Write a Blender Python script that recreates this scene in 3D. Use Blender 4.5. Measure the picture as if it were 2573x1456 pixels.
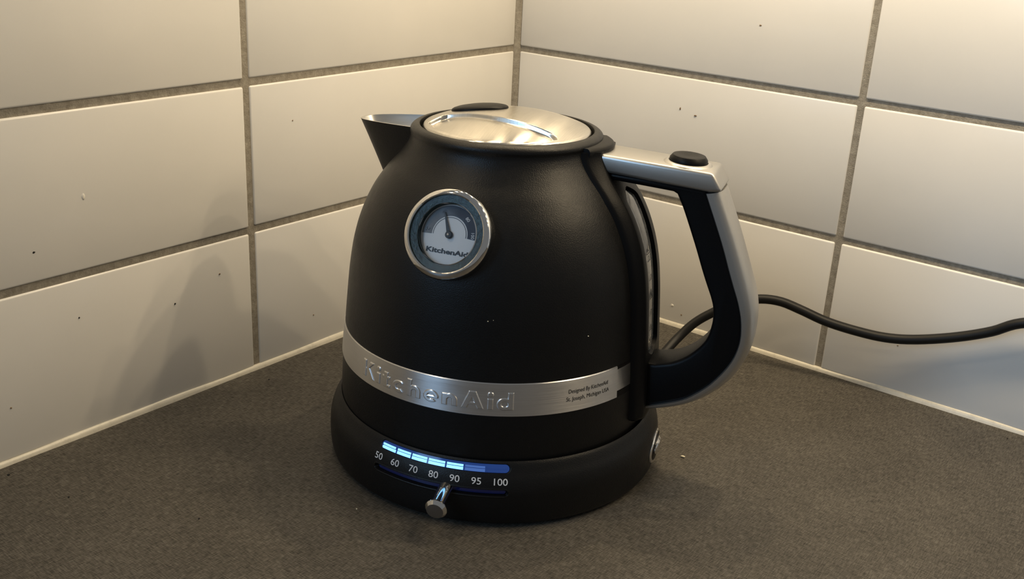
import bpy, bmesh, math, random
from mathutils import Vector, Matrix
random.seed(7)
for o in list(bpy.data.objects): bpy.data.objects.remove(o)
scene = bpy.context.scene
COL = scene.collection
R = math.radians

# ------------------------------------------------------------------ camera
CAM = Vector((0.55319, -0.72460, 0.32807))
RIGHT = Vector((0.787257, 0.614692, 0.048782)); UP = Vector((-0.253397, 0.250380, 0.934398)); FWD = Vector((-0.562153, 0.747973, -0.352874))
W, H, F = 2573.0, 1456.0, 2652.95
cd = bpy.data.cameras.new('camera'); cam = bpy.data.objects.new('camera', cd); COL.objects.link(cam)
cd.sensor_fit = 'HORIZONTAL'; cd.sensor_width = 36.0; cd.lens = F / W * 36.0; cd.clip_start = 0.01
m = Matrix((RIGHT, UP, -FWD)).transposed().to_4x4(); m.translation = CAM; cam.matrix_world = m
scene.camera = cam

# ------------------------------------------------------------------ world, lights, exposure
wd = bpy.data.worlds.new('world'); scene.world = wd; wd.use_nodes = True
bg = wd.node_tree.nodes['Background']; bg.inputs[0].default_value = (0.95, 0.96, 0.95, 1); bg.inputs[1].default_value = 0.19
scene.view_settings.view_transform = 'Standard'; scene.view_settings.look = 'None'
scene.view_settings.gamma = 1.0; scene.view_settings.use_curve_mapping = False
scene.view_settings.exposure = -0.19

def area(name, loc, target, sx, sy, power, color, shape='RECTANGLE', spread=180):
    l = bpy.data.lights.new(name, 'AREA'); l.shape = shape; l.size = sx
    if shape in ('RECTANGLE', 'ELLIPSE'): l.size_y = sy
    l.energy = power; l.color = color; l.spread = R(spread)
    o = bpy.data.objects.new(name, l); COL.objects.link(o); o.location = loc
    o.rotation_euler = (Vector(target) - Vector(loc)).to_track_quat('-Z', 'Y').to_euler()
    return o
# daylight from the kitchen window behind and to the left of the camera (blue sheen on the band, dial and body)
area('window_left_offscreen', (-0.45, -2.40, 1.05), (0.15, 0.0, 0.1), 1.5, 1.2, 32.0, (0.38, 0.66, 1.0))
# warm LED spots under the wall cabinets, one row along each wall, 0.56 m above the worktop
# (streaks on the lid, stacked kettle shadows on the wall and worktop)
LED = (1.0, 0.80, 0.52)
for i, x in enumerate((0.19, 0.33, 0.445, 0.56, 0.675, 0.79)):
    area('cabinet_right_spot_%d_offscreen' % (i + 1), (x, -0.125, 0.56), (x, -0.10, 0.0), 0.014, 0.014, 0.66, LED, 'DISK')
for i, y in enumerate((-0.06, -0.19, -0.33, -0.52, -0.70)):
    area('cabinet_left_spot_%d_offscreen' % (i + 1), (0.085, y, 0.56), (0.12, y, 0.0), 0.014, 0.014, 0.24, LED, 'DISK')

# ------------------------------------------------------------------ materials
def mat(name, color=(0.8, 0.8, 0.8), rough=0.5, metal=0.0, spec=0.5, emit=None, estr=0.0, coat=0.0, aniso=0.0, anrot=0.0):
    m = bpy.data.materials.new(name); m.use_nodes = True
    b = m.node_tree.nodes['Principled BSDF']
    b.inputs['Base Color'].default_value = (*color, 1); b.inputs['Roughness'].default_value = rough
    b.inputs['Metallic'].default_value = metal; b.inputs['Specular IOR Level'].default_value = spec
    b.inputs['Coat Weight'].default_value = coat; b.inputs['Coat Roughness'].default_value = 0.08
    b.inputs['Anisotropic'].default_value = aniso; b.inputs['Anisotropic Rotation'].default_value = anrot
    if emit: b.inputs['Emission Color'].default_value = (*emit, 1); b.inputs['Emission Strength'].default_value = estr
    return m
def nodes(m): return m.node_tree.nodes, m.node_tree.links, m.node_tree.nodes['Principled BSDF']
def noise(N, L, scale, detail=4, rough=0.6, vec=None):
    n = N.new('ShaderNodeTexNoise'); n.inputs['Scale'].default_value = scale
    n.inputs['Detail'].default_value = detail; n.inputs['Roughness'].default_value = rough
    if vec: L.new(vec, n.inputs['Vector'])
    return n.outputs['Fac']
def ramp(N, L, fac, stops):
    r = N.new('ShaderNodeValToRGB'); L.new(fac, r.inputs[0]); e = r.color_ramp.elements
    while len(e) < len(stops): e.new(0.5)
    for i, (p, c) in enumerate(stops): e[i].position = p; e[i].color = (*c, 1)
    return r.outputs[0]
def bump(N, L, B, h, strength, dist):
    b = N.new('ShaderNodeBump'); b.inputs['Strength'].default_value = strength; b.inputs['Distance'].default_value = dist
    L.new(h, b.inputs['Height']); L.new(b.outputs[0], B.inputs['Normal'])
def objco(N): return N.new('ShaderNodeTexCoord').outputs['Object']
def geopos(N): return N.new('ShaderNodeNewGeometry').outputs['Position']
def mapping(N, L, vec, scale=(1, 1, 1), rot=(0, 0, 0)):
    mp = N.new('ShaderNodeMapping'); mp.inputs['Scale'].default_value = scale; mp.inputs['Rotation'].default_value = rot
    L.new(vec, mp.inputs['Vector']); return mp.outputs[0]
def math_node(N, L, op, a, b):
    n = N.new('ShaderNodeMath'); n.operation = op
    for i, v in enumerate((a, b)):
        if isinstance(v, (int, float)): n.inputs[i].default_value = v
        else: L.new(v, n.inputs[i])
    return n.outputs[0]

# white glazed tile
M_TILE = mat('white_glazed_tile', (0.80, 0.78, 0.74), 0.22, spec=0.45)
N, L, B = nodes(M_TILE); g = geopos(N)
f = noise(N, L, 9, 3, 0.5, g); L.new(ramp(N, L, f, [(0.3, (0.77, 0.755, 0.72)), (0.7, (0.82, 0.80, 0.765))]), B.inputs['Base Color'])
L.new(ramp(N, L, noise(N, L, 30, 5, 0.7, g), [(0.35, (0.20,) * 3), (0.75, (0.25,) * 3)]), B.inputs['Roughness'])
bump(N, L, B, noise(N, L, 14, 2, 0.5, g), 0.05, 0.004)
# grout
M_GROUT = mat('grey_cement_grout', (0.22, 0.195, 0.155), 0.95, spec=0.15)
N, L, B = nodes(M_GROUT); g = geopos(N)
f = noise(N, L, 260, 6, 0.7, g); L.new(ramp(N, L, f, [(0.3, (0.25, 0.225, 0.18)), (0.7, (0.43, 0.39, 0.325))]), B.inputs['Base Color'])
bump(N, L, B, noise(N, L, 900, 4, 0.7, g), 0.7, 0.0008)
# silicone bead
M_SIL = mat('cream_silicone', (0.68, 0.64, 0.54), 0.33, spec=0.5)
N, L, B = nodes(M_SIL); g = geopos(N)
f = noise(N, L, 120, 5, 0.7, g); L.new(ramp(N, L, f, [(0.30, (0.58, 0.54, 0.45)), (0.5, (0.70, 0.66, 0.56))]), B.inputs['Base Color'])
bump(N, L, B, noise(N, L, 160, 3, 0.6, g), 0.25, 0.001)
# laminate worktop with a fine linen weave
M_TOP = mat('linen_laminate', (0.1, 0.09, 0.075), 0.48, spec=0.22)
N, L, B = nodes(M_TOP); g = geopos(N)
a1 = noise(N, L, 1.0, 3, 0.6, mapping(N, L, g, (1500, 190, 1), (0, 0, R(4))))
a2 = noise(N, L, 1.0, 3, 0.6, mapping(N, L, g, (190, 1500, 1), (0, 0, R(4))))
w = math_node(N, L, 'MULTIPLY', math_node(N, L, 'ADD', a1, a2), 0.5)
w2 = math_node(N, L, 'ADD', math_node(N, L, 'MULTIPLY', w, 0.88), math_node(N, L, 'MULTIPLY', noise(N, L, 22, 4, 0.6, g), 0.12))
L.new(ramp(N, L, w2, [(0.36, (0.022, 0.020, 0.017)), (0.5, (0.070, 0.063, 0.053)), (0.64, (0.140, 0.127, 0.108))]), B.inputs['Base Color'])
L.new(ramp(N, L, w, [(0.35, (0.60,) * 3), (0.65, (0.40,) * 3)]), B.inputs['Roughness'])
bump(N, L, B, w, 0.35, 0.0004)
# matte black textured enamel
def enamel(name, c):
    m = mat(name, c, 0.36, spec=0.30); N, L, B = nodes(m); g = objco(N)
    bump(N, L, B, noise(N, L, 1700, 2, 0.5, g), 0.34, 0.0004)
    L.new(ramp(N, L, noise(N, L, 160, 4, 0.6, g), [(0.3, (0.36,) * 3), (0.7, (0.42,) * 3)]), B.inputs['Roughness'])
    return m
M_BODY = enamel('matte_black_enamel', (0.0048, 0.0048, 0.0050))
M_PLAST = mat('black_plastic', (0.004, 0.004, 0.0045), 0.42, spec=0.17)
N, L, B = nodes(M_PLAST); bump(N, L, B, noise(N, L, 1400, 2, 0.5, objco(N)), 0.12, 0.0004)
M_RUBBER = mat('black_rubber', (0.008, 0.0078, 0.0075), 0.45, spec=0.3)
M_SPEC = mat('satin_silver', (0.50, 0.49, 0.47), 0.36, 0.9)
N, L, B = nodes(M_SPEC); bump(N, L, B, noise(N, L, 700, 3, 0.6, objco(N)), 0.05, 0.0004)
M_CHROME = mat('polished_chrome', (0.75, 0.75, 0.75), 0.07, 1.0)
M_CAPFACE = mat('dull_chrome_face', (0.30, 0.30, 0.31), 0.35, 1.0)

def steel(name, base, r0, r1, scale, tangent=None, aniso=0.0, rot=(0, 0, 0), ucol=0.12):
    m = mat(name, base, r0, 1.0); N, L, B = nodes(m)
    s = noise(N, L, 1.0, 4, 0.65, mapping(N, L, objco(N), scale, rot))
    L.new(ramp(N, L, s, [(0.3, (r0,) * 3), (0.7, (r1,) * 3)]), B.inputs['Roughness'])
    L.new(ramp(N, L, s, [(0.25, tuple(c * (1 - ucol) for c in base)), (0.75, tuple(min(1, c * (1 + ucol)) for c in base))]), B.inputs['Base Color'])
    bump(N, L, B, s, 0.05, 0.0003)
    B.inputs['Anisotropic'].default_value = aniso
    if tangent == 'radial':
        t = N.new('ShaderNodeVectorMath'); t.operation = 'CROSS_PRODUCT'; t.inputs[0].default_value = (0, 0, 1); L.new(objco(N), t.inputs[1])
        vt = N.new('ShaderNodeVectorTransform'); vt.vector_type = 'VECTOR'; vt.convert_from = 'OBJECT'; vt.convert_to = 'WORLD'
        L.new(t.outputs[0], vt.inputs[0]); L.new(vt.outputs[0], B.inputs['Tangent'])
    elif tangent:
        c = N.new('ShaderNodeCombineXYZ')
        for i in range(3): c.inputs[i].default_value = tangent[i]
        L.new(c.outputs[0], B.inputs['Tangent'])
    return m
M_BAND = steel('brushed_steel_band', (0.72, 0.72, 0.73), 0.30, 0.38, (40, 40, 3000), 'radial', 0.85, ucol=0.07)
M_BAND.node_tree.nodes['Principled BSDF'].inputs['Anisotropic Rotation'].default_value = 0.25
M_LID = steel('brushed_steel_lid', (0.66, 0.63, 0.57), 0.185, 0.205, (1800, 60, 60), (math.cos(R(-70)), math.sin(R(-70)), 0), 0.92, (0, 0, R(90)))
M_LINE = steel('spout_steel', (0.68, 0.67, 0.64), 0.30, 0.36, (60, 60, 400), None, 0.0, ucol=0.05)

M_WHITE = mat('white_print', (0.75, 0.76, 0.78), 0.5)
M_BLACKP = mat('black_print', (0.012, 0.012, 0.014), 0.5)
M_LIT = mat('lit_display', (0.3, 0.6, 0.9), 0.3, emit=(0.24, 0.62, 1.0), estr=1.55)
M_HALF = mat('half_lit_display', (0.1, 0.2, 0.5), 0.25, emit=(0.05, 0.15, 0.55), estr=0.42)
M_STRIP = mat('blue_display_glass', (0.02, 0.06, 0.25), 0.12, emit=(0.018, 0.075, 0.36), estr=0.24)
M_SLOTBLUE = mat('glossy_blue_slot_plastic', (0.010, 0.018, 0.11), 0.08, coat=0.6)  # plain glossy dark blue plastic along the floor of the slider slot

# ------------------------------------------------------------------ mesh helpers
def mk(name, verts, faces, material, parent=None, smooth=True, angle=35):
    me = bpy.data.meshes.new(name); me.from_pydata([tuple(v) for v in verts], [], faces); me.validate()
    bm = bmesh.new(); bm.from_mesh(me); bmesh.ops.recalc_face_normals(bm, faces=bm.faces); bm.to_mesh(me); bm.free()
    return fin(name, me, material, parent, smooth, angle)
def fin(name, me, material, parent, smooth=True, angle=35):
    if smooth:
        me.polygons.foreach_set('use_smooth', [True] * len(me.polygons)); me.set_sharp_from_angle(angle=R(angle))
    me.materials.append(material)
    o = bpy.data.objects.new(name, me); COL.objects.link(o)
    if parent: o.parent = parent
    return o
def from_bm(name, bm, material, parent=None, smooth=True, angle=35):
    bmesh.ops.recalc_face_normals(bm, faces=bm.faces)
    me = bpy.data.meshes.new(name); bm.to_mesh(me); bm.free(); return fin(name, me, material, parent, smooth, angle)
def empty(name, loc, rz=0):
    o = bpy.data.objects.new(name, None); COL.objects.link(o); o.location = loc; o.rotation_euler = (0, 0, rz); o.empty_display_size = 0.02; return o
def tag(o, label, cat, group=None):
    o['label'] = label; o['category'] = cat
    if group: o['group'] = group
    return o
def struct(o): o['kind'] = 'structure'; return o
def catmull(pts, n):
    pts = [Vector(p) for p in pts]; out = []
    for i in range(len(pts) - 1):
        p0 = pts[i - 1] if i else pts[0] * 2 - pts[1]; p1, p2 = pts[i], pts[i + 1]
        p3 = pts[i + 2] if i + 2 < len(pts) else pts[-1] * 2 - pts[-2]
        for k in range(n):
            t = k / n
            out.append(0.5 * ((2 * p1) + (p2 - p0) * t + (2 * p0 - 5 * p1 + 4 * p2 - p3) * t * t + (3 * p1 - p0 - 3 * p2 + p3) * t ** 3))
    out.append(pts[-1]); return out
def resample(pts, n):
    d = [0]
    for a, b in zip(pts, pts[1:]): d.append(d[-1] + (b - a).length)
    out = []; j = 0
    for k in range(n):
        s = d[-1] * k / (n - 1)
        while j < len(d) - 2 and d[j + 1] < s: j += 1
        t = (s - d[j]) / max(d[j + 1] - d[j], 1e-12); out.append(pts[j].lerp(pts[j + 1], t))
    return out
def revolve(prof, segs, a0=0.0, a1=360.0, close=True):
    V = []; Fc = []; n = len(prof); full = abs(a1 - a0) >= 359.99
    cols = segs if full else segs + 1
    for i in range(cols):
        a = R(a0 + (a1 - a0) * i / segs)
        for r, z in prof: V.append((r * math.cos(a), r * math.sin(a), z))
    for i in range(segs):
        j = (i + 1) % cols
        for k in range(n - 1): Fc.append((i * n + k, j * n + k, j * n + k + 1, i * n + k + 1))
    return V, Fc
def frame_disc(prof, segs, origin, ex, ey, ez):
    V, Fc = revolve(prof, segs); return [origin + ex * v[0] + ey * v[1] + ez * v[2] for v in V], Fc
def loft(sections, closed=True, caps=True):
    V = []; Fc = []; n = len(sections[0])
    for s in sections: V += list(s)
    for i in range(len(sections) - 1):
        for k in range(n if closed else n - 1):
            k2 = (k + 1) % n; Fc.append((i * n + k, i * n + k2, (i + 1) * n + k2, (i + 1) * n + k))
    if caps and closed: Fc.append(tuple(range(n))[::-1]); Fc.append(tuple((len(sections) - 1) * n + k for k in range(n)))
    return V, Fc
def tube(path, rad, seg=12):
    path = [Vector(p) for p in path]; secs = []
    up = Vector((0, 0, 1)); prev = None
    for i, p in enumerate(path):
        t = (path[min(i + 1, len(path) - 1)] - path[max(i - 1, 0)]).normalized()
        x = prev - t * prev.dot(t) if prev else up.cross(t)
        x.normalize(); prev = x; y = t.cross(x)
        r = rad[i] if isinstance(rad, list) else rad
        secs.append([p + x * r * math.cos(2 * math.pi * k / seg) + y * r * math.sin(2 * math.pi * k / seg) for k in range(seg)])
    return loft(secs)
def bevel_box(name, lo, hi, bev, material, parent=None, seg=2):
    bm = bmesh.new(); bmesh.ops.create_cube(bm, size=1)
    for v in bm.verts: v.co = Vector([lo[i] + (v.co[i] + 0.5) * (hi[i] - lo[i]) for i in range(3)])
    if bev: bmesh.ops.bevel(bm, geom=list(bm.edges), offset=bev, segments=seg, affect='EDGES', profile=0.5)
    return from_bm(name, bm, material, parent)
def extrude_outline(name, pts2, y0, y1, bev, material, parent, angle=35, every=False):
    """closed outline in (x, z), given thickness in y, edges rounded"""
    bm = bmesh.new()
    a = [bm.verts.new((p[0], y0, p[1])) for p in pts2]; b = [bm.verts.new((p[0], y1, p[1])) for p in pts2]
    n = len(pts2); bm.faces.new(a); bm.faces.new(b[::-1])
    for i in range(n): bm.faces.new((a[i], a[(i + 1) % n], b[(i + 1) % n], b[i]))
    bmesh.ops.recalc_face_normals(bm, faces=bm.faces)
    if bev:
        ed = [e for e in bm.edges if all(abs(v.co.y - y0) < 1e-6 for v in e.verts) or all(abs(v.co.y - y1) < 1e-6 for v in e.verts)]
        if every: ed = list(bm.edges)
        bmesh.ops.bevel(bm, geom=ed, offset=bev, segments=3, affect='EDGES', profile=0.5)
    return from_bm(name, bm, material, parent, True, angle)
def text_geo(body, size, extrude=0.0, offset=0.0, bevel=0.0, spacing=1.0, shear=0.0):
    cu = bpy.data.curves.new('t', 'FONT'); cu.body = body; cu.size = size; cu.extrude = extrude; cu.offset = offset
    cu.bevel_depth = bevel; cu.bevel_resolution = 1; cu.space_character = spacing; cu.shear = shear; cu.resolution_u = 4
    cu.align_x = 'CENTER'; cu.align_y = 'CENTER'
    o = bpy.data.objects.new('t', cu); COL.objects.link(o)
    dg = bpy.context.evaluated_depsgraph_get(); me = bpy.data.meshes.new_from_object(o.evaluated_get(dg))
    V = [v.co.copy() for v in me.vertices]; Fc = [tuple(p.vertices) for p in me.polygons]
    bpy.data.objects.remove(o); bpy.data.meshes.remove(me); bpy.data.curves.remove(cu)
    if V:
        cx = (min(v.x for v in V) + max(v.x for v in V)) / 2; cy = (min(v.y for v in V) + max(v.y for v in V)) / 2
        for v in V: v.x -= cx; v.y -= cy
    return V, Fc
def fit_text(V, w=None, h=None):
    cw = max(v.x for v in V) - min(v.x for v in V); ch = max(v.y for v in V) - min(v.y for v in V)
    for v in V:
        if w: v.x *= w / cw
        if h: v.y *= h / ch
    return V
def sstep(e, w): e = min(max(e / w, 0), 1); return e * e * (3 - 2 * e)
class Surf:
    """surface of revolution given by a profile; maps (azimuth, arc length, outward offset) to a point"""
    def __init__(s, prof):
        s.p = [Vector((a, b)) for a, b in prof]; s.d = [0]
        for a, b in zip(s.p, s.p[1:]): s.d.append(s.d[-1] + (b - a).length)
    def at(s, t):
        t = min(max(t, 0), s.d[-1]); j = 0
        while j < len(s.d) - 2 and s.d[j + 1] < t: j += 1
        k = (t - s.d[j]) / (s.d[j + 1] - s.d[j]); p = s.p[j].lerp(s.p[j + 1], k)
        q0 = s.p[max(j - 1, 0)]; q1 = s.p[min(j + 2, len(s.p) - 1)]; tg = (q1 - q0).normalized()
        return p, Vector((tg.y, -tg.x))
    def tz(s, z):
        for j in range(len(s.p) - 1):
            if s.p[j].y <= z <= s.p[j + 1].y: return s.d[j] + (z - s.p[j].y) / max(s.p[j + 1].y - s.p[j].y, 1e-9) * (s.d[j + 1] - s.d[j])
        return s.d[-1]
    def pt(s, az, t, w=0.0):
        p, n = s.at(t); r = p.x + n.x * w; z = p.y + n.y * w; a = R(az)
        return Vector((r * math.cos(a), r * math.sin(a), z))
    def radius(s, z): return s.at(s.tz(z))[0].x

# ------------------------------------------------------------------ the setting: walls, tiles, silicone, worktop
Z1, Z2 = 0.2038, 0.1038
JL, JR = 0.2859, 0.3010
G = 0.0050
LEN_L, LEN_R, TOP = 1.16, 1.18, 0.70
wl = struct(bevel_box('wall_left', (-0.060, -LEN_L, -0.04), (-0.0011, 0.0, TOP), 0, M_GROUT))
wr = struct(bevel_box('wall_right', (-0.060, 0.0011, -0.04), (LEN_R, 0.060, TOP), 0, M_GROUT))
wl['label'] = 'white tiled wall behind the kettle spout'; wr['label'] = 'white tiled wall behind the kettle handle'
rows = [(0.0026, Z2 - G / 2)] + [(Z2 + 0.1 * i + G / 2, Z2 + 0.1 * (i + 1) - G / 2) for i in range(6)]
colsL = [(0.0030, JL - G / 2)] + [(JL + 0.30 * i + G / 2, min(JL + 0.30 * (i + 1) - G / 2, LEN_L)) for i in range(3)]
colsR = [(0.0036, JR - G / 2)] + [(JR + 0.30 * i + G / 2, min(JR + 0.30 * (i + 1) - G / 2, LEN_R)) for i in range(3)]
def tile_mesh(w, h, left):
    bm = bmesh.new(); bmesh.ops.create_cube(bm, size=1)
    for v in bm.verts:
        if left: v.co = Vector((v.co.x * 0.006 - 0.003, v.co.y * w, v.co.z * h))
        else: v.co = Vector((v.co.x * w, v.co.y * 0.006 + 0.003, v.co.z * h))
    bmesh.ops.bevel(bm, geom=list(bm.edges), offset=0.0013, segments=3, affect='EDGES', profile=0.5)
    bmesh.ops.recalc_face_normals(bm, faces=bm.faces)
    me = bpy.data.meshes.new('tile'); bm.to_mesh(me); bm.free()
    me.polygons.foreach_set('use_smooth', [True] * len(me.polygons)); me.set_sharp_from_angle(angle=R(60)); me.materials.append(M_TILE); return me
cache = {}; TILES = {}
for side, cols, wall in (('L', colsL, wl), ('R', colsR, wr)):
    for ci, (c0, c1) in enumerate(cols):
        for ri, (z0, z1) in enumerate(rows):
            key = (side, round(c1 - c0, 4), round(z1 - z0, 4))
            if key not in cache: cache[key] = tile_mesh(c1 - c0, z1 - z0, side == 'L')
            o = bpy.data.objects.new('tile', cache[key]); COL.objects.link(o); o.parent = wall
            c = (c0 + c1) / 2; z = (z0 + z1) / 2
            j = random.uniform(-0.00025, 0.00025)
            o.location = (j, -c, z) if side == 'L' else (c, j, z)
            o.rotation_euler = (random.uniform(-.0012, .0012), random.uniform(-.0012, .0012), random.uniform(-.0012, .0012))
            TILES[(side, ci, ri)] = o
# silicone beads along the worktop
def bead(name, left, length):
    secs = []; n = int(length / 0.01)
    for i in range(n + 1):
        s = length * i / n; k = 1 + 0.10 * math.sin(s * 37) + 0.06 * math.sin(s * 91 + 1)
        pr = [(-0.0015, 0.0034 * k), (0.0002, 0.0033 * k), (0.0009 * k, 0.0027 * k), (0.0015 * k, 0.0016), (0.0019 * k, -0.0004), (-0.0015, -0.0004)]
        secs.append([Vector((a, -s, b)) if left else Vector((s, -a, b)) for a, b in pr])
    V, Fc = loft(secs); return mk(name, V, Fc, M_SIL, None, True, 60)
t1 = struct(bead('trim_1', True, LEN_L)); t2 = struct(bead('trim_2', False, LEN_R))
t1['label'] = 'cream silicone bead sealing the spout-side wall to the worktop'; t2['label'] = 'cream silicone bead sealing the cord-side wall to the worktop'
secs = [[Vector(p) + Vector((0, 0, z)) for p in ((-0.002, 0.002, 0), (-0.002, -0.0036, 0), (0.0002, -0.0034, 0), (0.0012, -0.0014, 0), (0.0036, -0.0002, 0), (0.0040, 0.002, 0))] for z in [0.002 + i * 0.05 for i in range(14)]]
V, Fc = loft(secs); t3 = struct(mk('trim_3', V, Fc, M_GROUT, None, True, 60)); t3['label'] = 'grey joint running up the corner between the tiled walls'
# L-shaped worktop with rounded front edges (0.62 m deep)
outl = [(-0.0016, 0.0016), (LEN_R, 0.0016), (LEN_R, -0.62), (0.72, -0.62), (0.62, -0.72), (0.62, -LEN_L), (-0.0016, -LEN_L)]
bm = bmesh.new()
tp = [bm.verts.new((x, y, 0.0)) for x, y in outl]; bt = [bm.verts.new((x, y, -0.038)) for x, y in outl]
bm.faces.new(tp); bm.faces.new(bt[::-1])
for i in range(len(outl)): bm.faces.new((tp[i], tp[(i + 1) % len(outl)], bt[(i + 1) % len(outl)], bt[i]))
ed = [e for e in bm.edges if all(v in tp[2:6] for v in e.verts)]
bmesh.ops.bevel(bm, geom=ed, offset=0.006, segments=4, affect='EDGES', profile=0.5)
wt = from_bm('worktop', bm, M_TOP); tag(wt, 'dark grey-brown laminate worktop with fine linen weave under the kettle', 'worktop')

# ------------------------------------------------------------------ the power base
AZ = R(18.0)
base = empty('kettle_power_base', (0.1885, -0.2505, 0.0), AZ)
tag(base, 'round black power base with lit blue temperature scale, under the kettle', 'kettle base')
raw = [(0.0985, 0.0020), (0.1010, 0.0030), (0.1020, 0.0060), (0.1026, 0.0120), (0.1026, 0.0180), (0.1022, 0.0235), (0.1008, 0.0290), (0.0987, 0.0335), (0.0969, 0.0372), (0.0957, 0.0388)]
BP = resample(catmull(raw, 10), 110)
BS = Surf([(p.x, p.y) for p in BP])
SLOT = (-110.6, -65.4, BS.tz(0.0208), BS.tz(0.0242)); DISP = (-110.2, -64.6, BS.tz(0.0330), BS.tz(0.0378) - 0.0002)
def stadium(az, t, S, rr):
    u0, u1 = R(S[0]) * rr, R(S[1]) * rr; u = R(az) * rr; hv = (S[3] - S[2]) / 2; v = t - (S[2] + S[3]) / 2
    du = max(u0 + hv - u, 0, u - (u1 - hv)); return hv - math.hypot(du, v)     # >0 inside
azs = [i * 2.0 for i in range(-58 + 0, 0)]
azs = sorted(set([round(-180 + 2.0 * i, 3) for i in range(180)] + [round(-114 + 0.25 * i, 3) for i in range(217)]))
V = []; Fc = []; n = len(BP)
for az in azs:
    for k in range(n):
        t = BS.d[k]; w = 0.0
        if -115 < az < -60:
            e = stadium(az, t, SLOT, 0.102); w -= 0.0032 * min(max(e / 0.0005, 0), 1)
            if -0.0009 < e <= 0: w += 0.00022 * (1 - abs(e + 0.00045) / 0.00045)
            e = stadium(az, t, DISP, 0.098); w -= 0.0007 * min(max(e / 0.0004, 0), 1)
        V.append(BS.pt(az, t, w))
for i in range(len(azs)):
    j = (i + 1) % len(azs)
    for k in range(n - 1): Fc.append((i * n + k, j * n + k, j * n + k + 1, i * n + k + 1))
bb = mk('base_shell', V, Fc, M_BODY, base, True, 50)
V, Fc = revolve([(0.0, 0.0004), (0.090, 0.0004), (0.0945, 0.0), (0.0965, 0.0006), (0.0992, 0.0032)], 96); mk('rubber_foot_ring', V, Fc, M_RUBBER, base)
V, Fc = revolve([(0.0958, 0.0387), (0.0955, 0.0355), (0.0952, 0.0343), (0.0, 0.0343)], 96); mk('top_plate', V, Fc, M_PLAST, base)
def patch(name, S, az0, az1, t0, t1, w, material, parent, na=24, nt=3, round_l=False, round_r=False, th=0.0004):
    """thin curved piece lying on the base surface, with optional round ends"""
    rr = BS.at((t0 + t1) / 2)[0].x; hv = (t1 - t0) / 2; V = []; Fc = []
    for i in range(na + 1):
        az = az0 + (az1 - az0) * i / na; u = R(az - az0) * rr; ur = R(az1 - az) * rr; s = 1.0
        if round_l and u < hv: s = math.sqrt(max(1 - ((hv - u) / hv) ** 2, 0.02))
        if round_r and ur < hv: s = min(s, math.sqrt(max(1 - ((hv - ur) / hv) ** 2, 0.02)))
        for k in range(nt + 1):
            t = (t0 + t1) / 2 + hv * s * (2 * k / nt - 1); V.append(BS.pt(az, t, w))
        for k in range(nt + 1):
            t = (t0 + t1) / 2 + hv * s * (2 * k / nt - 1); V.append(BS.pt(az, t, w - th))
    m = 2 * (nt + 1)
    for i in range(na):
        a = i * m; b = a + m
        for k in range(nt): Fc.append((a + k, b + k, b + k + 1, a + k + 1)); Fc.append((a + nt + 1 + k, a + nt + 2 + k, b + nt + 2 + k, b + nt + 1 + k))
        Fc.append((a, a + nt + 1, b + nt + 1, b)); Fc.append((a + nt, b + nt, b + m - 1, a + m - 1))
    for a in (0, na * m): Fc.append(tuple(a + k for k in range(nt + 1)) + tuple(a + m - 1 - k for k in range(nt + 1)))
    return mk(name, V, Fc, material, parent, True, 50)
d0, d1, dt0, dt1 = DISP
strip = patch('display_strip', BS, d0 + 0.35, d1 - 0.35, dt0 + 0.0003, dt1 - 0.0003, -0.0001, M_STRIP, base, 240, 4, True, True)
strip['label'] = 'curved blue lit temperature display with bright segments'
segs = [-109.7, -103.4, -97.6, -91.6, -85.4, -79.4, -72.4, -65.2]
for i in range(7):
    mt = M_LIT if i < 5 else (M_HALF if i == 5 else M_STRIP)
    a0, a1 = segs[i] + 0.30, segs[i + 1] - 0.30
    hh = dt1 - dt0
    patch('display_segment', BS, a0, a1, dt0 + 0.09 * hh, dt0 + 0.40 * hh, 0.00005, mt, strip, 40, 2, i == 0, i == 6, 0.00012)
    patch('display_segment', BS, a0, a1 - (0.3 if i == 0 else 0), dt0 + 0.46 * hh, dt0 + 0.68 * hh, 0.00005, mt, strip, 40, 2, i == 0, i == 6, 0.00012)
s0, s1, st0, st1 = SLOT
guide = patch('slider_track', BS, s0 + 0.5, s1 - 0.5, st0 + 0.0003, st1 - 0.0003, -0.0024, M_SLOTBLUE, base, 90, 4, True, True)
def base_text(body, az, z, h, tilt=0.0):
    V, Fc = text_geo(body, 0.006, 0.0, 0.00003); fit_text(V, None, h); t = BS.tz(z); r = BS.at(t)[0].x
    k = max(v.x for v in V) - min(v.x for v in V)
    V2 = [BS.pt(az + math.degrees(v.x * 0.98 / r), t + v.y, 0.00012) for v in V]
    return mk('scale_number', V2, Fc, M_WHITE, base, False)
for body, az in (('50', -109.6), ('60', -102.8), ('70', -95.9), ('80', -88.9), ('90', -82.0), ('95', -75.2), ('100', -67.6)):
    base_text(body, az, 0.0288, 0.0038)
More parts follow.
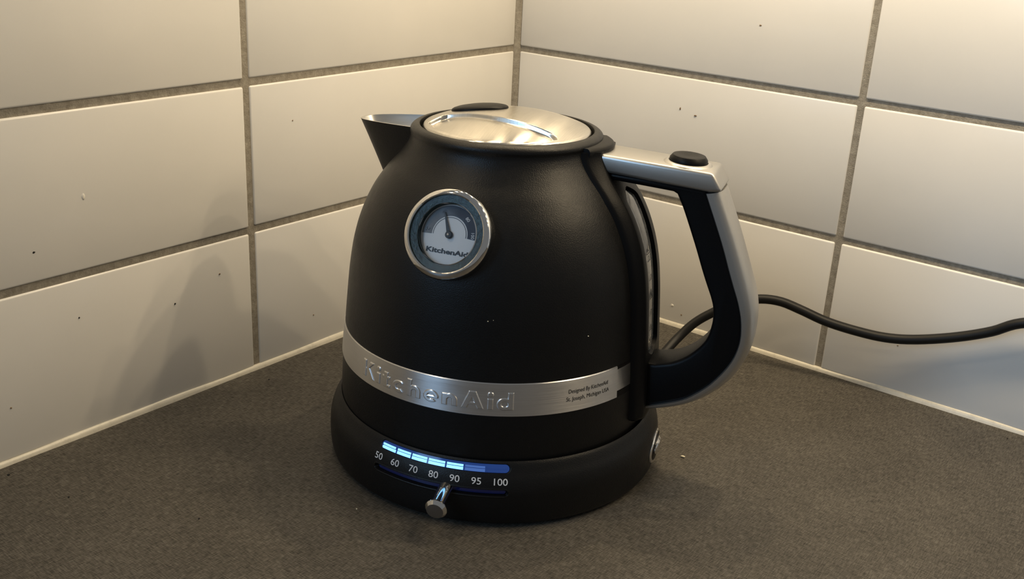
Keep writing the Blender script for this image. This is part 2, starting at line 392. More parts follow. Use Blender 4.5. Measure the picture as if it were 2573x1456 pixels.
# chrome slider: stem and flared cap
az = R(-84.6); t = BS.tz(0.0226); p0 = BS.pt(-84.6, t, -0.003); rad = Vector((math.cos(az), math.sin(az), 0))
dirv = (rad * math.cos(R(10)) - Vector((0, 0, 1)) * math.sin(R(10))).normalized()
ex = Vector((0, 0, 1)).cross(dirv).normalized(); ey = dirv.cross(ex)
V, Fc = frame_disc([(0.0, 0.0), (0.0040, 0.0), (0.0042, 0.0160), (0.0046, 0.0175)], 40, p0, ex, ey, dirv)
sl = mk('slider_stem', V, Fc, M_CHROME, base); sl['label'] = 'polished chrome temperature slider'
V, Fc = frame_disc([(0.0, 0.0172), (0.0044, 0.0172), (0.0058, 0.0178), (0.0061, 0.0184), (0.0061, 0.0190), (0.0047, 0.0210)], 44, p0, ex, ey, dirv); mk('slider_cap', V, Fc, M_CHROME, sl, True, 25)
V, Fc = frame_disc([(0.0, 0.02105), (0.0044, 0.02105), (0.0047, 0.0210)], 44, p0, ex, ey, dirv); mk('slider_face', V, Fc, M_CAPFACE, sl)
# on/off toggle on the handle side
def oval_on_base(name, azc, tc, ra, rt, w0, w1, material, parent, inset=0.0006, nseg=40):
    secs = []
    rr = 0.102
    for (sc, w) in ((1.0, w0), (1.0, w1 - inset), (1 - inset / rt, w1), (0.5, w1), (0.02, w1)):
        secs.append([BS.pt(azc + math.degrees(ra * sc * math.cos(2 * math.pi * k / nseg) / rr), tc + rt * sc * math.sin(2 * math.pi * k / nseg), w) for k in range(nseg)])
    V, Fc = loft(secs); return mk(name, V, Fc, material, parent, True, 40)
tc = BS.tz(0.0160)
tg = oval_on_base('toggle_bezel', 4.0, tc, 0.0165, 0.0092, -0.001, 0.0009, M_CHROME, base); tg['label'] = 'chrome oval on-off toggle'
oval_on_base('toggle_plate', 4.0, tc, 0.0148, 0.0076, 0.0, 0.0011, M_PLAST, tg)
oval_on_base('toggle_lever', 3.5, tc + 0.0012, 0.0100, 0.0040, 0.0, 0.0028, M_CHROME, tg, 0.0010)

# ------------------------------------------------------------------ power cord (part of the base)
def pix(px, py, axis, val):
    d = RIGHT * ((px - W / 2) / F) - UP * ((py - H / 2) / F) + FWD
    t = (val - CAM[axis]) / d[axis]; return CAM + d * t
cw = [Vector((0.1885 + 0.092 * math.cos(R(80)), -0.2505 + 0.092 * math.sin(R(80)), 0.010)), Vector((0.207, -0.132, 0.0075)), Vector((0.2080, -0.100, 0.0045)),
      pix(1652, 905, 2, 0.0060), pix(1700, 853, 1, -0.060), pix(1745, 812, 1, -0.048), pix(1795, 784, 1, -0.040), pix(1850, 761, 1, -0.034), pix(1907, 752, 1, -0.029), pix(1960, 758, 1, -0.025),
      pix(2012, 779, 1, -0.022), pix(2075, 808, 1, -0.018), pix(2150, 832, 1, -0.014), pix(2225, 849, 1, -0.011), pix(2300, 854, 1, -0.009), pix(2400, 848, 1, -0.008),
      pix(2490, 834, 1, -0.008), pix(2573, 812, 1, -0.009)]
e = cw[-1]; cw += [e + Vector((0.04, 0.0, 0.013)), e + Vector((0.10, -0.002, 0.038)), e + Vector((0.16, -0.003, 0.058)), e + Vector((0.235, -0.004, 0.066))]
inv = Matrix.Translation(base.location) @ Matrix.Rotation(AZ, 4, 'Z'); inv.invert()
path = [inv @ p for p in resample(catmull(cw, 10), 160)]
V, Fc = tube(path, 0.0035, 14); cord = mk('power_cord', V, Fc, M_RUBBER, base, True, 60); cord['label'] = 'thin black power cord looping along the tiled wall'

# ------------------------------------------------------------------ the kettle
ket = empty('electric_kettle', (0.1878, -0.2510, 0.0), AZ)
tag(ket, 'matte black electric kettle with silver band, round dial, steel lid and open handle', 'kettle')
rawj = [(0.0895, 0.0345), (0.0928, 0.0350), (0.0943, 0.0366), (0.0945, 0.0430), (0.0942, 0.0540), (0.0937, 0.0640), (0.0923, 0.0840), (0.0911, 0.1000), (0.0895, 0.1180), (0.0869, 0.1350), (0.0827, 0.1500), (0.0765, 0.1640),
        (0.0690, 0.1752), (0.0622, 0.1832), (0.0576, 0.1895), (0.0554, 0.1940), (0.0549, 0.1968), (0.0553, 0.1990), (0.0548, 0.2008), (0.0530, 0.2022), (0.0506, 0.2029)]
JP = catmull(rawj, 8); JS = Surf([(p.x, p.y) for p in JP])
prof = [(p.x, p.y) for p in JP] + [(0.0500, 0.2026), (0.0498, 0.2005), (0.0497, 0.1970), (0.0450, 0.1960), (0.0, 0.1960)]
V, Fc = revolve([(0.0, 0.0345)] + prof, 160)
body = mk('body', V, Fc, M_BODY, ket, True, 50)
def jr(z): return JS.radius(z)
# steel band with a narrow tongue into the handle mount
ZB0, ZB1 = 0.0648, 0.0838
bp = [(jr(ZB0) - 0.001, ZB0), (jr(ZB0) + 0.0002, ZB0), (jr(ZB0) + 0.0006, ZB0 + 0.0004)] + [(jr(z) + 0.0006, z) for z in [ZB0 + 0.0004 + (ZB1 - ZB0 - 0.0008) * i / 8 for i in range(1, 8)]] + [(jr(ZB1) + 0.0006, ZB1 - 0.0004), (jr(ZB1) + 0.0002, ZB1), (jr(ZB1) - 0.001, ZB1)]
V, Fc = revolve(bp, 200, -23.6, -336.4); band = mk('steel_band', V, Fc, M_BAND, ket, True, 40); band['label'] = 'brushed steel band with raised lettering'
zt0, zt1 = ZB0 + 0.0040, ZB1 - 0.0022
tpf = [(jr(zt0) - 0.001, zt0), (jr(zt0) + 0.0003, zt0), (jr(zt1) + 0.0003, zt1), (jr(zt1) - 0.001, zt1)]
for a0, a1 in ((-25.0, -14.0), (14.0, 25.0)):
    V, Fc = revolve(tpf, 12, a0, a1); mk('band_tongue', V, Fc, M_BAND, band, True, 40)
    V, Fc = revolve([(jr(ZB0) + 0.0001, ZB0), (jr(ZB1) + 0.0001, ZB1)], 12, a0, a1); mk('band_gap', V, Fc, M_PLAST, band, True, 40)
def band_text(name, body, azc, zc, width, h, ext, off, bev, material, shear=0.0, spacing=1.0, tilt=0.0, lift=0.0):
    V, Fc = text_geo(body, 0.012, ext, off, bev, spacing, shear); fit_text(V, width, h); out = []
    for v in V:
        z = zc + v.y; r = jr(z) + 0.0006 + lift + v.z; a = R(azc) + v.x / (jr(zc) + 0.0006); out.append((r * math.cos(a), r * math.sin(a), z))
    return mk(name, out, Fc, material, band, False)
# raised heavy lettering: each letter is a solid cut from strokes, wrapped on the band
def rc(x0, x1, z0, z1): return ('poly', [(x0, z0), (x1, z0), (x1, z1), (x0, z1)])
def pg(*pts): return ('poly', list(pts))
def rg(cx, cz, ro, rz, ri, riz, a0=0, a1=360): return ('ring', (cx, cz, ro, rz, ri, riz, a0, a1))
GLY = {
 'K': (1.02, [rc(0, .30, 0, 1), pg((.22, .40), (.50, .50), (.98, 1), (.60, 1)), pg((.24, .52), (.62, 0), (1.02, 0), (.52, .70))]),
 'i': (.30, [rc(0, .30, 0, .64), rg(.15, .86, .17, .15, -.17, -.15)]),
 't': (.58, [rc(.12, .42, 0, .90), rc(0, .56, .48, .68), rc(.12, .58, 0, .20)]),
 'c': (.76, [rg(.42, .34, .42, .36, .15, .13, 40, 320)]),
 'h': (.80, [rc(0, .30, 0, 1), rc(.50, .80, 0, .42), rg(.42, .36, .38, .34, .09, .08, -8, 188)]),
 'e': (.84, [rg(.42, .34, .42, .36, .16, .14, -6, 316), rc(.10, .82, .25, .39)]),
 'n': (.80, [rc(0, .30, 0, .68), rc(.50, .80, 0, .42), rg(.42, .36, .38, .34, .09, .08, -8, 188)]),
 'A': (1.16, [pg((0, 0), (.34, 0), (.76, 1), (.40, 1)), pg((.40, 1), (.82, 0), (1.16, 0), (.76, 1)), rc(.24, .92, .20, .40)]),
 'd': (.84, [rg(.40, .34, .40, .36, .14, .13), rc(.54, .84, 0, 1)])}
word = 'KitchenAid'; gap = 0.13; tot = sum(GLY[c][0] for c in word) + gap * (len(word) - 1); kx = 0.0965 / tot; kz = 0.0102; x0 = -0.0965 / 2
def depth(shapes, x, z):
    best = -1.0
    for kind, d in shapes:
        if kind == 'poly':
            e = 1.0
            for (ax, az), (bx_, bz) in zip(d, d[1:] + d[:1]):
                ex_, ez = (bx_ - ax) * kx, (bz - az) * kz; e = min(e, (ex_ * (z - az * kz) - ez * (x - ax * kx)) / math.hypot(ex_, ez))
        else:
            cx, cz, ro, rz, ri, riz, a0, a1 = d; u = x / kx - cx; w = z / kz - cz; ang = math.degrees(math.atan2(w / rz, u / ro))
            e = (1 - math.hypot(u / ro, w / rz)) * min(ro * kx, rz * kz)
            if ri > 0: e = min(e, (math.hypot(u / ri, w / riz) - 1) * min(ri * kx, riz * kz))
            if a1 - a0 < 360:
                mid_ = (a0 + a1) / 2; off = abs((ang - mid_ + 180) % 360 - 180); e = min(e, R((a1 - a0) / 2 - off) * math.hypot(u * kx, w * kz))
        best = max(best, e)
    return best
STEP = 0.00017
for c_ in word:
    wdt = GLY[c_][0] * kx; nx = int(wdt / STEP) + 8; nz = int(kz / STEP) + 8; V = []; Fc = []; D = []
    for ix in range(nx):
        for iz in range(nz):
            x = (ix - 4) * STEP; z = (iz - 4) * STEP; e = depth(GLY[c_][1], x, z); D.append(e)
            h = -0.00012 + 0.00062 * sstep(e + 0.00015, 0.00070); zz_ = 0.0738 - kz / 2 + z
            r = jr(zz_) + 0.0006 + h; a = R(-93.4) + (x0 + x) / (jr(0.0738) + 0.0006); V.append((r * math.cos(a), r * math.sin(a), zz_))
    for ix in range(nx - 1):
        for iz in range(nz - 1):
            q = (ix * nz + iz, (ix + 1) * nz + iz, (ix + 1) * nz + iz + 1, ix * nz + iz + 1)
            if max(D[k] for k in q) > -0.00015: Fc.append(q)
    used = sorted(set(k for q in Fc for k in q)); ren = {k: i for i, k in enumerate(used)}
    mk('raised_letter', [V[k] for k in used], [tuple(ren[k] for k in q) for q in Fc], M_BAND, band, True, 80)
    x0 += (GLY[c_][0] + gap) * kx
band_text('printed_lettering', 'Designed By KitchenAid', -36.8, 0.07655, 0.0268, 0.0031, 0.0, 0.00001, 0.0, M_BLACKP, lift=0.0001)
band_text('printed_lettering', 'St. Joseph, Michigan USA', -36.9, 0.07215, 0.0292, 0.0031, 0.0, 0.00001, 0.0, M_BLACKP, lift=0.0001)

# lid: polar height field with a crescent finger pocket
RIDGE = [(-0.050, -0.060), (-0.0405, -0.026), (-0.0372, -0.0165), (-0.0345, -0.0122), (-0.0300, -0.0108), (-0.0188, -0.0116), (-0.0080, -0.0138), (0.0, -0.0156), (0.0168, -0.0181), (0.0266, -0.0193), (0.0335, -0.0205), (0.0372, -0.0235), (0.0392, -0.030), (0.050, -0.060)]
RIDGE = [tuple(p) for p in catmull([Vector(p) for p in RIDGE], 8)]
def ridge_y(x):     # back wall of the pocket
    for (x0, y0), (x1, y1) in zip(RIDGE, RIDGE[1:]):
        if x0 <= x <= x1: return y0 + (y1 - y0) * (x - x0) / (x1 - x0)
    return -0.06
NR, NA = 220, 760
def lid_z(x, y):
    r = math.hypot(x, y); z = 0.2022 + 0.0089 * (1 - (r / 0.0485) ** 2.4)
    if r > 0.0468: z -= 0.0012 * ((r - 0.0468) / 0.0017) ** 2
    e = min(0.0452 - r, ridge_y(x) - y)
    return z - 0.0026 * sstep(e, 0.0014)
V = [(0, 0, lid_z(0, 0))]; Fc = []
for i in range(1, NR + 1):
    r = 0.0485 * i / NR
    for k in range(NA): a = 2 * math.pi * k / NA; V.append((r * math.cos(a), r * math.sin(a), lid_z(r * math.cos(a), r * math.sin(a))))
for k in range(NA): V.append((0.0485 * math.cos(2 * math.pi * k / NA), 0.0485 * math.sin(2 * math.pi * k / NA), 0.1985))
for k in range(NA): Fc.append((0, 1 + k, 1 + (k + 1) % NA))
for i in range(NR):
    for k in range(NA): a = 1 + i * NA; k2 = (k + 1) % NA; Fc.append((a + k, a + NA + k, a + NA + k2, a + k2))
lid = mk('lid', V, Fc, M_LID, ket, True, 70); lid['label'] = 'brushed steel lid with crescent finger pocket'
# black lid release knob behind the pocket
c = Vector((-0.0190, 0.0048, 0.0)); dx = Vector((0.965, 0.26, 0)).normalized(); dy = Vector((-dx.y, dx.x, 0)); secs = []
for sc, zz in ((1.0, 0.2050), (1.0, 0.2106), (0.98, 0.2112), (0.92, 0.2117), (0.78, 0.2121), (0.4, 0.2125), (0.03, 0.2126)):
    s = []
    for k in range(48):
        a = 2 * math.pi * k / 48; u = 0.0166 * math.copysign(abs(math.cos(a)) ** 0.85, math.cos(a)) * sc; v = 0.0104 * math.sin(a) * sc
        q = c + dx * u + dy * v; s.append(q + Vector((0, 0, zz - 0.0002 - 0.9 * 0.0089 * ((q.length / 0.0485) ** 2.4 - (0.0196 / 0.0485) ** 2.4))))
    secs.append(s)
V, Fc = loft(secs); mk('lid_knob', V, Fc, M_PLAST, lid, True, 45)

# spout: black shell outside, steel lining inside
def spout_sheet(off, n=28, rows=10):
    V = []; Fc = []
    for i in range(rows + 1):
        f = i / rows
        for k in range(2 * n + 1):
            q = (k / n - 1)                          # -1..1 across
            y = (0.0205 - off) * math.copysign(abs(q) ** 0.9, q)
            s = -(0.0922 - off) + 0.0425 * abs(q) ** 2.3; z = 0.1972 + 0.0022 * abs(q) ** 1.5
            yb = (0.0135 - off * 0.5) * q; sb = -(0.0775 - off) + 0.036 * abs(q) ** 1.7; zb = 0.1640
            V.append(Vector((s + (sb - s) * f, y + (yb - y) * f, z + (zb - z) * f)))
    m = 2 * n + 1
    for i in range(rows):
        for k in range(m - 1): Fc.append((i * m + k, i * m + k + 1, (i + 1) * m + k + 1, (i + 1) * m + k))
    return V, Fc, m
V, Fc, m_ = spout_sheet(0.0); sp = mk('spout', V, Fc, M_BODY, ket, True, 60)
Vi, Fi, _ = spout_sheet(0.0011); lip = len(Vi)
Vl = Vi + [v.copy() for v in V[:m_]]
Fl = Fi + [(k, k + 1, lip + k + 1, lip + k) for k in range(m_ - 1)]
ln = mk('spout_lining', Vl, Fl, M_LINE, sp, True, 40); ln['label'] = 'bare steel inside of the spout'

# handle mount: rail following the body, with a channel for the water window
def mount_section(z):
    r = jr(z); k = min(max((z - 0.046) / 0.15, 0), 1)
    hw = 0.0245 if z < 0.172 else 0.0245 - (z - 0.172) / 0.026 * 0.0035
    proud = 0.0042 + (0.0016 * sstep(z - 0.176, 0.016)) - 0.003 * sstep(0.056 - z, 0.010) * 0
    so = r + proud; sb = math.sqrt(r * r - hw * hw)
    ch = 0.0060
    e = min(z - 0.0790, 0.1765 - z); dep = 0.0034 * sstep(e, 0.003); cw_ = 0.0108 * math.sqrt(sstep(e + 0.0002, 0.007)) + 0.0008
    si = so - dep
    y0 = [(sb - 0.004, -hw), (sb + 0.0022, -hw), (sb + 0.0040, -hw + 0.0012), (so - 0.0006, -hw + ch), (so, -hw + ch + 0.0012), (so, -cw_), (si, -cw_ + 0.0005)]
    return y0 + [(a, -b) for a, b in y0[::-1]]
secs = []; zz = [0.0435, 0.0445] + [0.046 + 0.0015 * i for i in range(102)]
for i, z in enumerate(zz):
    sec = mount_section(max(z, 0.0455)); sc = (0.80, 0.93)[i] if i < 2 else 1.0
    secs.append([Vector((a, b * sc, z)) for a, b in sec])
V, Fc = loft(secs); mount = mk('handle_mount', V, Fc, M_PLAST, ket, True, 40); mount['label'] = 'black plastic rail holding handle and water window'
# flap over the rim at the top of the mount
secs = []
for z, g in ((0.1935, 0.0), (0.1975, 0.0005), (0.1990, -0.0003), (0.1996, -0.0012)):
    sec = []
    for k in range(17):
        q = k / 8 - 1; sec.append(Vector((math.sqrt(max(0.0530 ** 2 - (0.0215 * q) ** 2, 0)), 0.0200 * q, z)))
    for k in range(17):
        q = 1 - k / 8; sec.append(Vector((0.0625 + g - 0.0075 * abs(q) ** 2.2, 0.0200 * q * (1 + g * 10), z)))
    secs.append(sec)
V, Fc = loft(secs); mk('rim_flap', V, Fc, M_PLAST, mount, True, 45)
# water window and its printed marks
M_WIN = mat('frosted_water_window', (0.42, 0.43, 0.43), 0.12, spec=0.6, coat=0.4)
N, L, B = nodes(M_WIN); L.new(ramp(N, L, noise(N, L, 90, 4, 0.6, objco(N)), [(0.3, (0.13, 0.135, 0.14)), (0.7, (0.30, 0.31, 0.31))]), B.inputs['Base Color'])
secs = []
for i in range(60):
    z = 0.0805 + i * (0.1742 - 0.0805) / 59; r = jr(z) + 0.0042 - 0.0022; e = min(z - 0.0805, 0.1742 - z); hw = 0.0102 * math.sqrt(sstep(e + 0.0004, 0.006))
    secs.append([Vector((r - 0.0012, -hw, z)), Vector((r, -hw, z)), Vector((r + 0.0006, -hw * 0.5, z)), Vector((r + 0.0008, 0, z)), Vector((r + 0.0006, hw * 0.5, z)), Vector((r, hw, z)), Vector((r - 0.0012, hw, z))])
V, Fc = loft(secs); win = mk('water_window', V, Fc, M_WIN, mount, True, 50); win['label'] = 'frosted grey water level window with printed marks'
def win_text(body, zc, h):
    V, Fc = text_geo(body, 0.004, 0.0, 0.00003); fit_text(V, None, h)
    return mk('level_mark', [(jr(zc + v.y) + 0.0042 - 0.0022 + 0.00095 - 0.0004 * abs(v.x) / 0.0042, v.x, zc + v.y) for v in V], Fc, M_BLACKP, mount, False)
for body_, z_ in (('MAX', 0.1415), ('1.5 L', 0.1375), ('1.25', 0.1262), ('1.0 L', 0.1150), ('0.75', 0.1050), ('0.5 L', 0.0960), ('MIN', 0.0880)):
    win_text(body_, z_, 0.0022)
    z2 = z_ - 0.0020; x2 = jr(z2) + 0.0042 - 0.0022 + 0.0009
    mk('level_mark', [(x2, -0.0035, z2), (x2, 0.0035, z2), (jr(z2 + .0003) + 0.0029, 0.0035, z2 + 0.0003), (jr(z2 + .0003) + 0.0029, -0.0035, z2 + 0.0003)], [(0, 1, 2, 3)], M_BLACKP, mount, False)

# open handle: black core, silver outer grip, silver top cap with black button
inner = [(0.1043, 0.1775), (0.1081, 0.1700), (0.1162, 0.1513), (0.1212, 0.1388), (0.1245, 0.1311), (0.1283, 0.1225), (0.1301, 0.1160), (0.1303, 0.1075), (0.1279, 0.0975), (0.1204, 0.0877), (0.1114, 0.0812), (0.1010, 0.0778)]
mid = [(0.1193, 0.1820), (0.1304, 0.1568), (0.1364, 0.1413), (0.1398, 0.1327), (0.1437, 0.1230), (0.1465, 0.1125), (0.1472, 0.0999), (0.1437, 0.0870), (0.1352, 0.0734), (0.1264, 0.0644), (0.1170, 0.0579), (0.0962, 0.0497)]
outer = [(0.1275, 0.1838), (0.1365, 0.1635), (0.1472, 0.1371), (0.1516, 0.1245), (0.1534, 0.1130), (0.1532, 0.0990), (0.1502, 0.0870), (0.1437, 0.0742), (0.1324, 0.0625), (0.1203, 0.0548), (0.1075, 0.0499), (0.0985, 0.0481)]
ci = catmull([Vector(p) for p in inner], 5); cm = catmull([Vector(p) for p in mid], 5); co = catmull([Vector(p) for p in outer], 5)
poly = [Vector((0.0540, 0.1870)), Vector((0.1193, 0.1840))] + cm + [Vector((0.0900, 0.0480)), Vector((0.0900, 0.0775))] + ci[::-1] + [Vector((0.1033, 0.1793)), Vector((0.1012, 0.1803)), Vector((0.0729, 0.1818)), Vector((0.0540, 0.1830))]
core = extrude_outline('handle_core', poly, -0.0126, 0.0126, 0.0022, M_PLAST, ket, 40)
n_ = 60; rm = resample(cm, n_); ro = resample(co, n_); secs = []
for a, b in zip(rm, ro):
    s = []
    for k in range(21):
        an = math.pi * (k / 20 - 0.5); y = 0.0133 * math.copysign(abs(math.sin(an)) ** 0.75, math.sin(an)); f = abs(math.cos(an)) ** 0.62
        p = a.lerp(b, f); s.append(Vector((p.x, y, p.y)))
    d = (a - b) * 0.15
    s += [Vector((a.x + d.x, 0.0110, a.y + d.y)), Vector((a.x + d.x, -0.0110, a.y + d.y))]
    secs.append(s)
V, Fc = loft(secs); grip = mk('handle_grip', V, Fc, M_SPEC, ket, True, 50); grip['label'] = 'satin silver outer strip of the handle'
capo = [(0.0585, 0.1964), (0.1218, 0.1937), (0.1276, 0.1842), (0.1205, 0.1830), (0.0605, 0.1864)]
tcap = extrude_outline('handle_cap', [Vector(p) for p in capo], -0.0146, 0.0146, 0.0020, M_SPEC, ket, 40, True); tcap['label'] = 'satin silver top bar of the handle'
bx = Vector((0.1055, 0.0, 0.1943)); ax_ = Vector((0.999, 0, -0.045)).normalized(); az_ = Vector((0.045, 0, 0.999)).normalized(); ay_ = Vector((0, 1, 0))
V, Fc = frame_disc([(0.0105, -0.0010), (0.0135, 0.0000), (0.0128, 0.0007), (0.0116, 0.0012), (0.0108, 0.0012), (0.0105, 0.0004)], 56, bx, ax_, ay_, az_); mk('button_ring', V, Fc, M_SPEC, tcap, True, 50)
V, Fc = frame_disc([(0.0, 0.0040), (0.0050, 0.0042), (0.0078, 0.0046), (0.0090, 0.0044), (0.0104, 0.0026), (0.0105, 0.0016), (0.0103, 0.0)], 56, bx, ax_, ay_, az_); bt_ = mk('lid_button', V, Fc, M_PLAST, tcap, True, 40); bt_['label'] = 'round black lid release button'

# ------------------------------------------------------------------ thermometer
ga = R(-90.4); tl = R(24.0); nrm = Vector((math.cos(ga) * math.cos(tl), math.sin(ga) * math.cos(tl), math.sin(tl)))
gx = Vector((0, 0, 1)).cross(nrm).normalized(); gy = nrm.cross(gx); gx = gx * 0.955; gy = gy * 0.955
zc = 0.1590; gc = Vector((jr(zc) * math.cos(ga), jr(zc) * math.sin(ga), zc))
def GD(prof, seg=72): return frame_disc(prof, seg, gc, gx, gy, nrm)
V, Fc = GD([(0.0246, -0.008), (0.0252, 0.0030), (0.0252, 0.0040), (0.0244, 0.0058), (0.0228, 0.0068), (0.0220, 0.0070), (0.0214, 0.0066), (0.0212, 0.0050)])
gauge = mk('thermometer', V, Fc, M_CHROME, ket, True, 40); gauge['label'] = 'round chrome-rimmed temperature dial'
M_TEAL = mat('dark_teal_ring', (0.018, 0.045, 0.045), 0.28, spec=0.5)
N, L, B = nodes(M_TEAL); fz = noise(N, L, 420, 5, 0.7, objco(N))
L.new(ramp(N, L, fz, [(0.40, (0.004, 0.014, 0.013)), (0.58, (0.012, 0.036, 0.033)), (0.78, (0.09, 0.15, 0.15))]), B.inputs['Base Color']); bump(N, L, B, fz, 0.4, 0.0006)
V, Fc = GD([(0.0214, 0.0052), (0.0172, 0.0046), (0.0168, 0.0040), (0.0168, 0.0004)]); mk('dial_surround', V, Fc, M_TEAL, gauge, True, 40)
V, Fc = GD([(0.0173, 0.00475), (0.0169, 0.00500), (0.0166, 0.00470)]); mk('dial_rim', V, Fc, M_CHROME, gauge, True, 60)
M_DIAL = mat('pale_dial_face', (0.64, 0.65, 0.66), 0.45)
V, Fc = GD([(0.0, 0.0008), (0.0170, 0.0008)], 64); mk('dial_face', V, Fc, M_DIAL, gauge)
M_ARC = mat('dial_scale_print', (0.05, 0.06, 0.08), 0.5)
N, L, B = nodes(M_ARC); sx = N.new('ShaderNodeSeparateXYZ'); L.new(objco(N), sx.inputs[0])
L.new(ramp(N, L, math_node(N, L, 'ADD', math_node(N, L, 'MULTIPLY', sx.outputs[0], 32.0), 0.5), [(0.05, (0.17, 0.18, 0.19)), (0.35, (0.09, 0.10, 0.12)), (0.6, (0.008, 0.012, 0.03))]), B.inputs['Base Color'])
def GP(x, y, w): return gc + gx * x + gy * y + nrm * w
def arc(name, r0, r1, a0, a1, w, material, n=48):
    V = []; Fc = []
    for i in range(n + 1):
        a = R(a0 + (a1 - a0) * i / n); V += [GP(r0 * math.cos(a), r0 * math.sin(a), w), GP(r1 * math.cos(a), r1 * math.sin(a), w)]
    for i in range(n): Fc.append((2 * i, 2 * i + 1, 2 * i + 3, 2 * i + 2))
    return mk(name, V, Fc, material, gauge, False)
arc('scale_band', 0.0105, 0.0162, 183, -3, 0.00095, M_ARC)
arc('scale_line', 0.0095, 0.0098, 183, -3, 0.00095, M_ARC)
def dial_text(body, x, y, w, h, rot, material, off=0.0, name='dial_lettering'):
    V, Fc = text_geo(body, 0.004, 0.0, off); fit_text(V, w, h); c, s = math.cos(R(rot)), math.sin(R(rot))
    return mk(name, [GP(x + v.x * c - v.y * s, y + v.x * s + v.y * c, 0.00105) for v in V], Fc, material, gauge, False)
dial_text('KitchenAid', 0.0004, -0.0092, 0.0245, 0.0028, 0, M_BLACKP, 0.00012)
dial_text('°C', -0.0130, 0.0014, 0.0022, 0.0022, 75, M_BLACKP)
dial_text('40', -0.0052, 0.0122, 0.0026, 0.0018, 22, M_BLACKP)
dial_text('80', 0.0090, 0.0098, 0.0026, 0.0018, -42, M_WHITE)
dial_text('100', 0.0135, 0.0013, 0.0033, 0.0018, -84, M_WHITE)
na = R(111); nd = Vector((math.cos(na), math.sin(na))); npd = Vector((-nd.y, nd.x)); V = []
for w in (0.0018, 0.0022):
    for s, h in ((-0.001, 0.0012), (0.004, 0.0008), (0.0128, 0.00022)): V += [GP(*(nd * s + npd * h), w), GP(*(nd * s - npd * h), w)]
Fc = [(0, 1, 3, 2), (2, 3, 5, 4), (6, 8, 9, 7), (8, 10, 11, 9), (0, 2, 8, 6), (2, 4, 10, 8), (1, 7, 9, 3), (3, 9, 11, 5), (4, 5, 11, 10), (0, 6, 7, 1)]
nd_ = mk('needle', V, Fc, M_BLACKP, gauge, False)
V, Fc = GD([(0.0, 0.0030), (0.0017, 0.0028), (0.0021, 0.0022), (0.0021, 0.0009)], 28); mk('needle_hub', V, Fc, M_BLACKP, gauge)
V, Fc = GD([(0.0, 0.0034), (0.0006, 0.0032), (0.0006, 0.0028)], 16); mk('needle_pin', V, Fc, M_CHROME, gauge)
M_GLASS = bpy.data.materials.new('dial_glass'); M_GLASS.use_nodes = True; N = M_GLASS.node_tree.nodes; L = M_GLASS.node_tree.links
N.remove(N['Principled BSDF']); tr = N.new('ShaderNodeBsdfTransparent'); gl = N.new('ShaderNodeBsdfGlossy'); gl.inputs['Roughness'].default_value = 0.04
fr = N.new('ShaderNodeFresnel'); fr.inputs[0].default_value = 1.12; mx = N.new('ShaderNodeMixShader')
L.new(fr.outputs[0], mx.inputs[0]); L.new(tr.outputs[0], mx.inputs[1]); L.new(gl.outputs[0], mx.inputs[2]); L.new(mx.outputs[0], N['Material Output'].inputs[0])
V, Fc = GD([(0.0, 0.0071), (0.008, 0.0069), (0.015, 0.0064), (0.0213, 0.0056)], 64); mk('dial_glass', V, Fc, M_GLASS, gauge)

# ------------------------------------------------------------------ crumbs on the worktop, specks on the tiles
M_CRW = mat('pale_crumb', (0.72, 0.66, 0.50), 0.7); M_CRB = mat('burnt_crumb', (0.012, 0.010, 0.008), 0.8); M_BRN = mat('brown_dirt', (0.20, 0.13, 0.07), 0.8)
def blob(name, p, sx, sy, sz, rz, material, parent=None, nrm=None):
    bm = bmesh.new(); bmesh.ops.create_icosphere(bm, subdivisions=2, radius=1)
    for v in bm.verts:
        k = 1 + random.uniform(-0.18, 0.18); v.co = Vector((v.co.x * sx * k, v.co.y * sy * k, v.co.z * sz * k))
    o = from_bm(name, bm, material, None, True, 60); o.location = p; o.rotation_euler = (0, 0, rz)
    if parent:
        bpy.context.view_layer.update(); o.parent = parent; o.matrix_parent_inverse = parent.matrix_world.inverted()
    return o
c = pix(1715, 1150, 2, 0.0); o = blob('crumb', c + Vector((0, 0, 0.0006)), 0.0015, 0.0007, 0.0007, R(20), M_CRW); tag(o, 'pale crumb lying on the worktop beside the toggle of the base', 'crumb')
c = pix(896, 1281, 2, 0.0); o = blob('crumb', c + Vector((0, 0, 0.0003)), 0.0004, 0.0004, 0.0004, 0, M_CRW); tag(o, 'tiny white crumb on the worktop below the number 50', 'crumb')
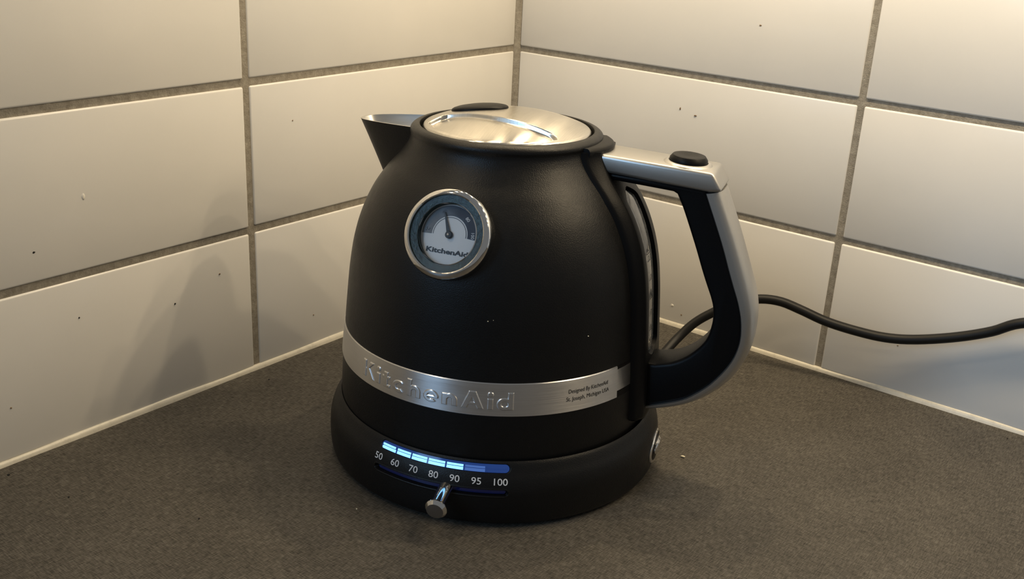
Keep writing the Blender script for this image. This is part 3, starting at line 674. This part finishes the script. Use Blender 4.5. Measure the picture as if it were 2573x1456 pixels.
for px, py, s, lab in ((22, 1195, .0008, 'tiny black crumb on the worktop right beside the spout-side silicone bead'), (173, 1251, .0007, 'tiny black crumb alone on the bare worktop near the spout-side bead'),
        (500, 1305, .0007, 'tiny black crumb on open worktop, farthest of the black crumbs from both beads'), (676, 955, .0006, 'tiny black crumb between the spout-side bead and the kettle'),
        (2531, 1103, .0006, 'tiny black crumb beside the bead below the power cord')):
    c = pix(px, py, 2, 0.0); o = blob('crumb', c + Vector((0, 0, s * 0.5)), s, s * 0.8, s * 0.6, random.uniform(0, 3), M_CRB); tag(o, lab, 'crumb', 'black crumbs on the worktop')
def speck(px, py, left, a, b, material, name='speck'):
    p = pix(px, py, 0, 0.0) if left else pix(px, py, 1, 0.0)
    s = -p.y if left else p.x; cols = colsL if left else colsR
    ci = min(range(len(cols)), key=lambda i: max(cols[i][0] - s, s - cols[i][1], 0)); ri = min(range(len(rows)), key=lambda i: max(rows[i][0] - p.z, p.z - rows[i][1], 0))
    t = TILES[('L' if left else 'R', ci, ri)]
    return blob(name, p, 0.0004 if left else a, a if left else 0.0004, b, 0, material, t)
for px, py, left, a, b, mm in ((85, 635, 1, .0008, .0007, M_CRB), (440, 764, 1, .0006, .0006, M_CRB), (199, 799, 1, .0005, .0005, M_CRB), (28, 1026, 1, .0005, .0005, M_BRN), (552, 689, 1, .0006, .0006, M_BRN),
        (788, 792, 1, .0005, .0005, M_BRN), (735, 303, 1, .0005, .0005, M_BRN), (1709, 273, 0, .0006, .0010, M_BRN), (1747, 291, 0, .0012, .0006, M_BRN), (1911, 64, 0, .0009, .0006, M_BRN),
        (1712, 792, 0, .0007, .0006, M_BRN), (2256, 869, 0, .0007, .0005, M_BRN), (2060, 811, 0, .0004, .0004, M_BRN)):
    speck(px, py, bool(left), a, b, mm)
M_CHIP = mat('pale_paint_fleck', (0.80, 0.77, 0.70), 0.5)
speck(209, 494, True, .0012, .0022, M_CHIP, 'paint_fleck'); speck(1689, 768, False, .0016, .0013, M_CHIP, 'paint_fleck')
# dust specks on the kettle body
for az_d, z_d, sz in ((-55.7, 0.1178, 0.00035), (-53.9, 0.1185, 0.00022), (-19.8, 0.1066, 0.00040)):
    p = JS.pt(az_d - 18.0, JS.tz(z_d), 0.0001); o = blob('dust_speck', p, sz, sz, sz * 0.8, 0, M_CRW); o.parent = body
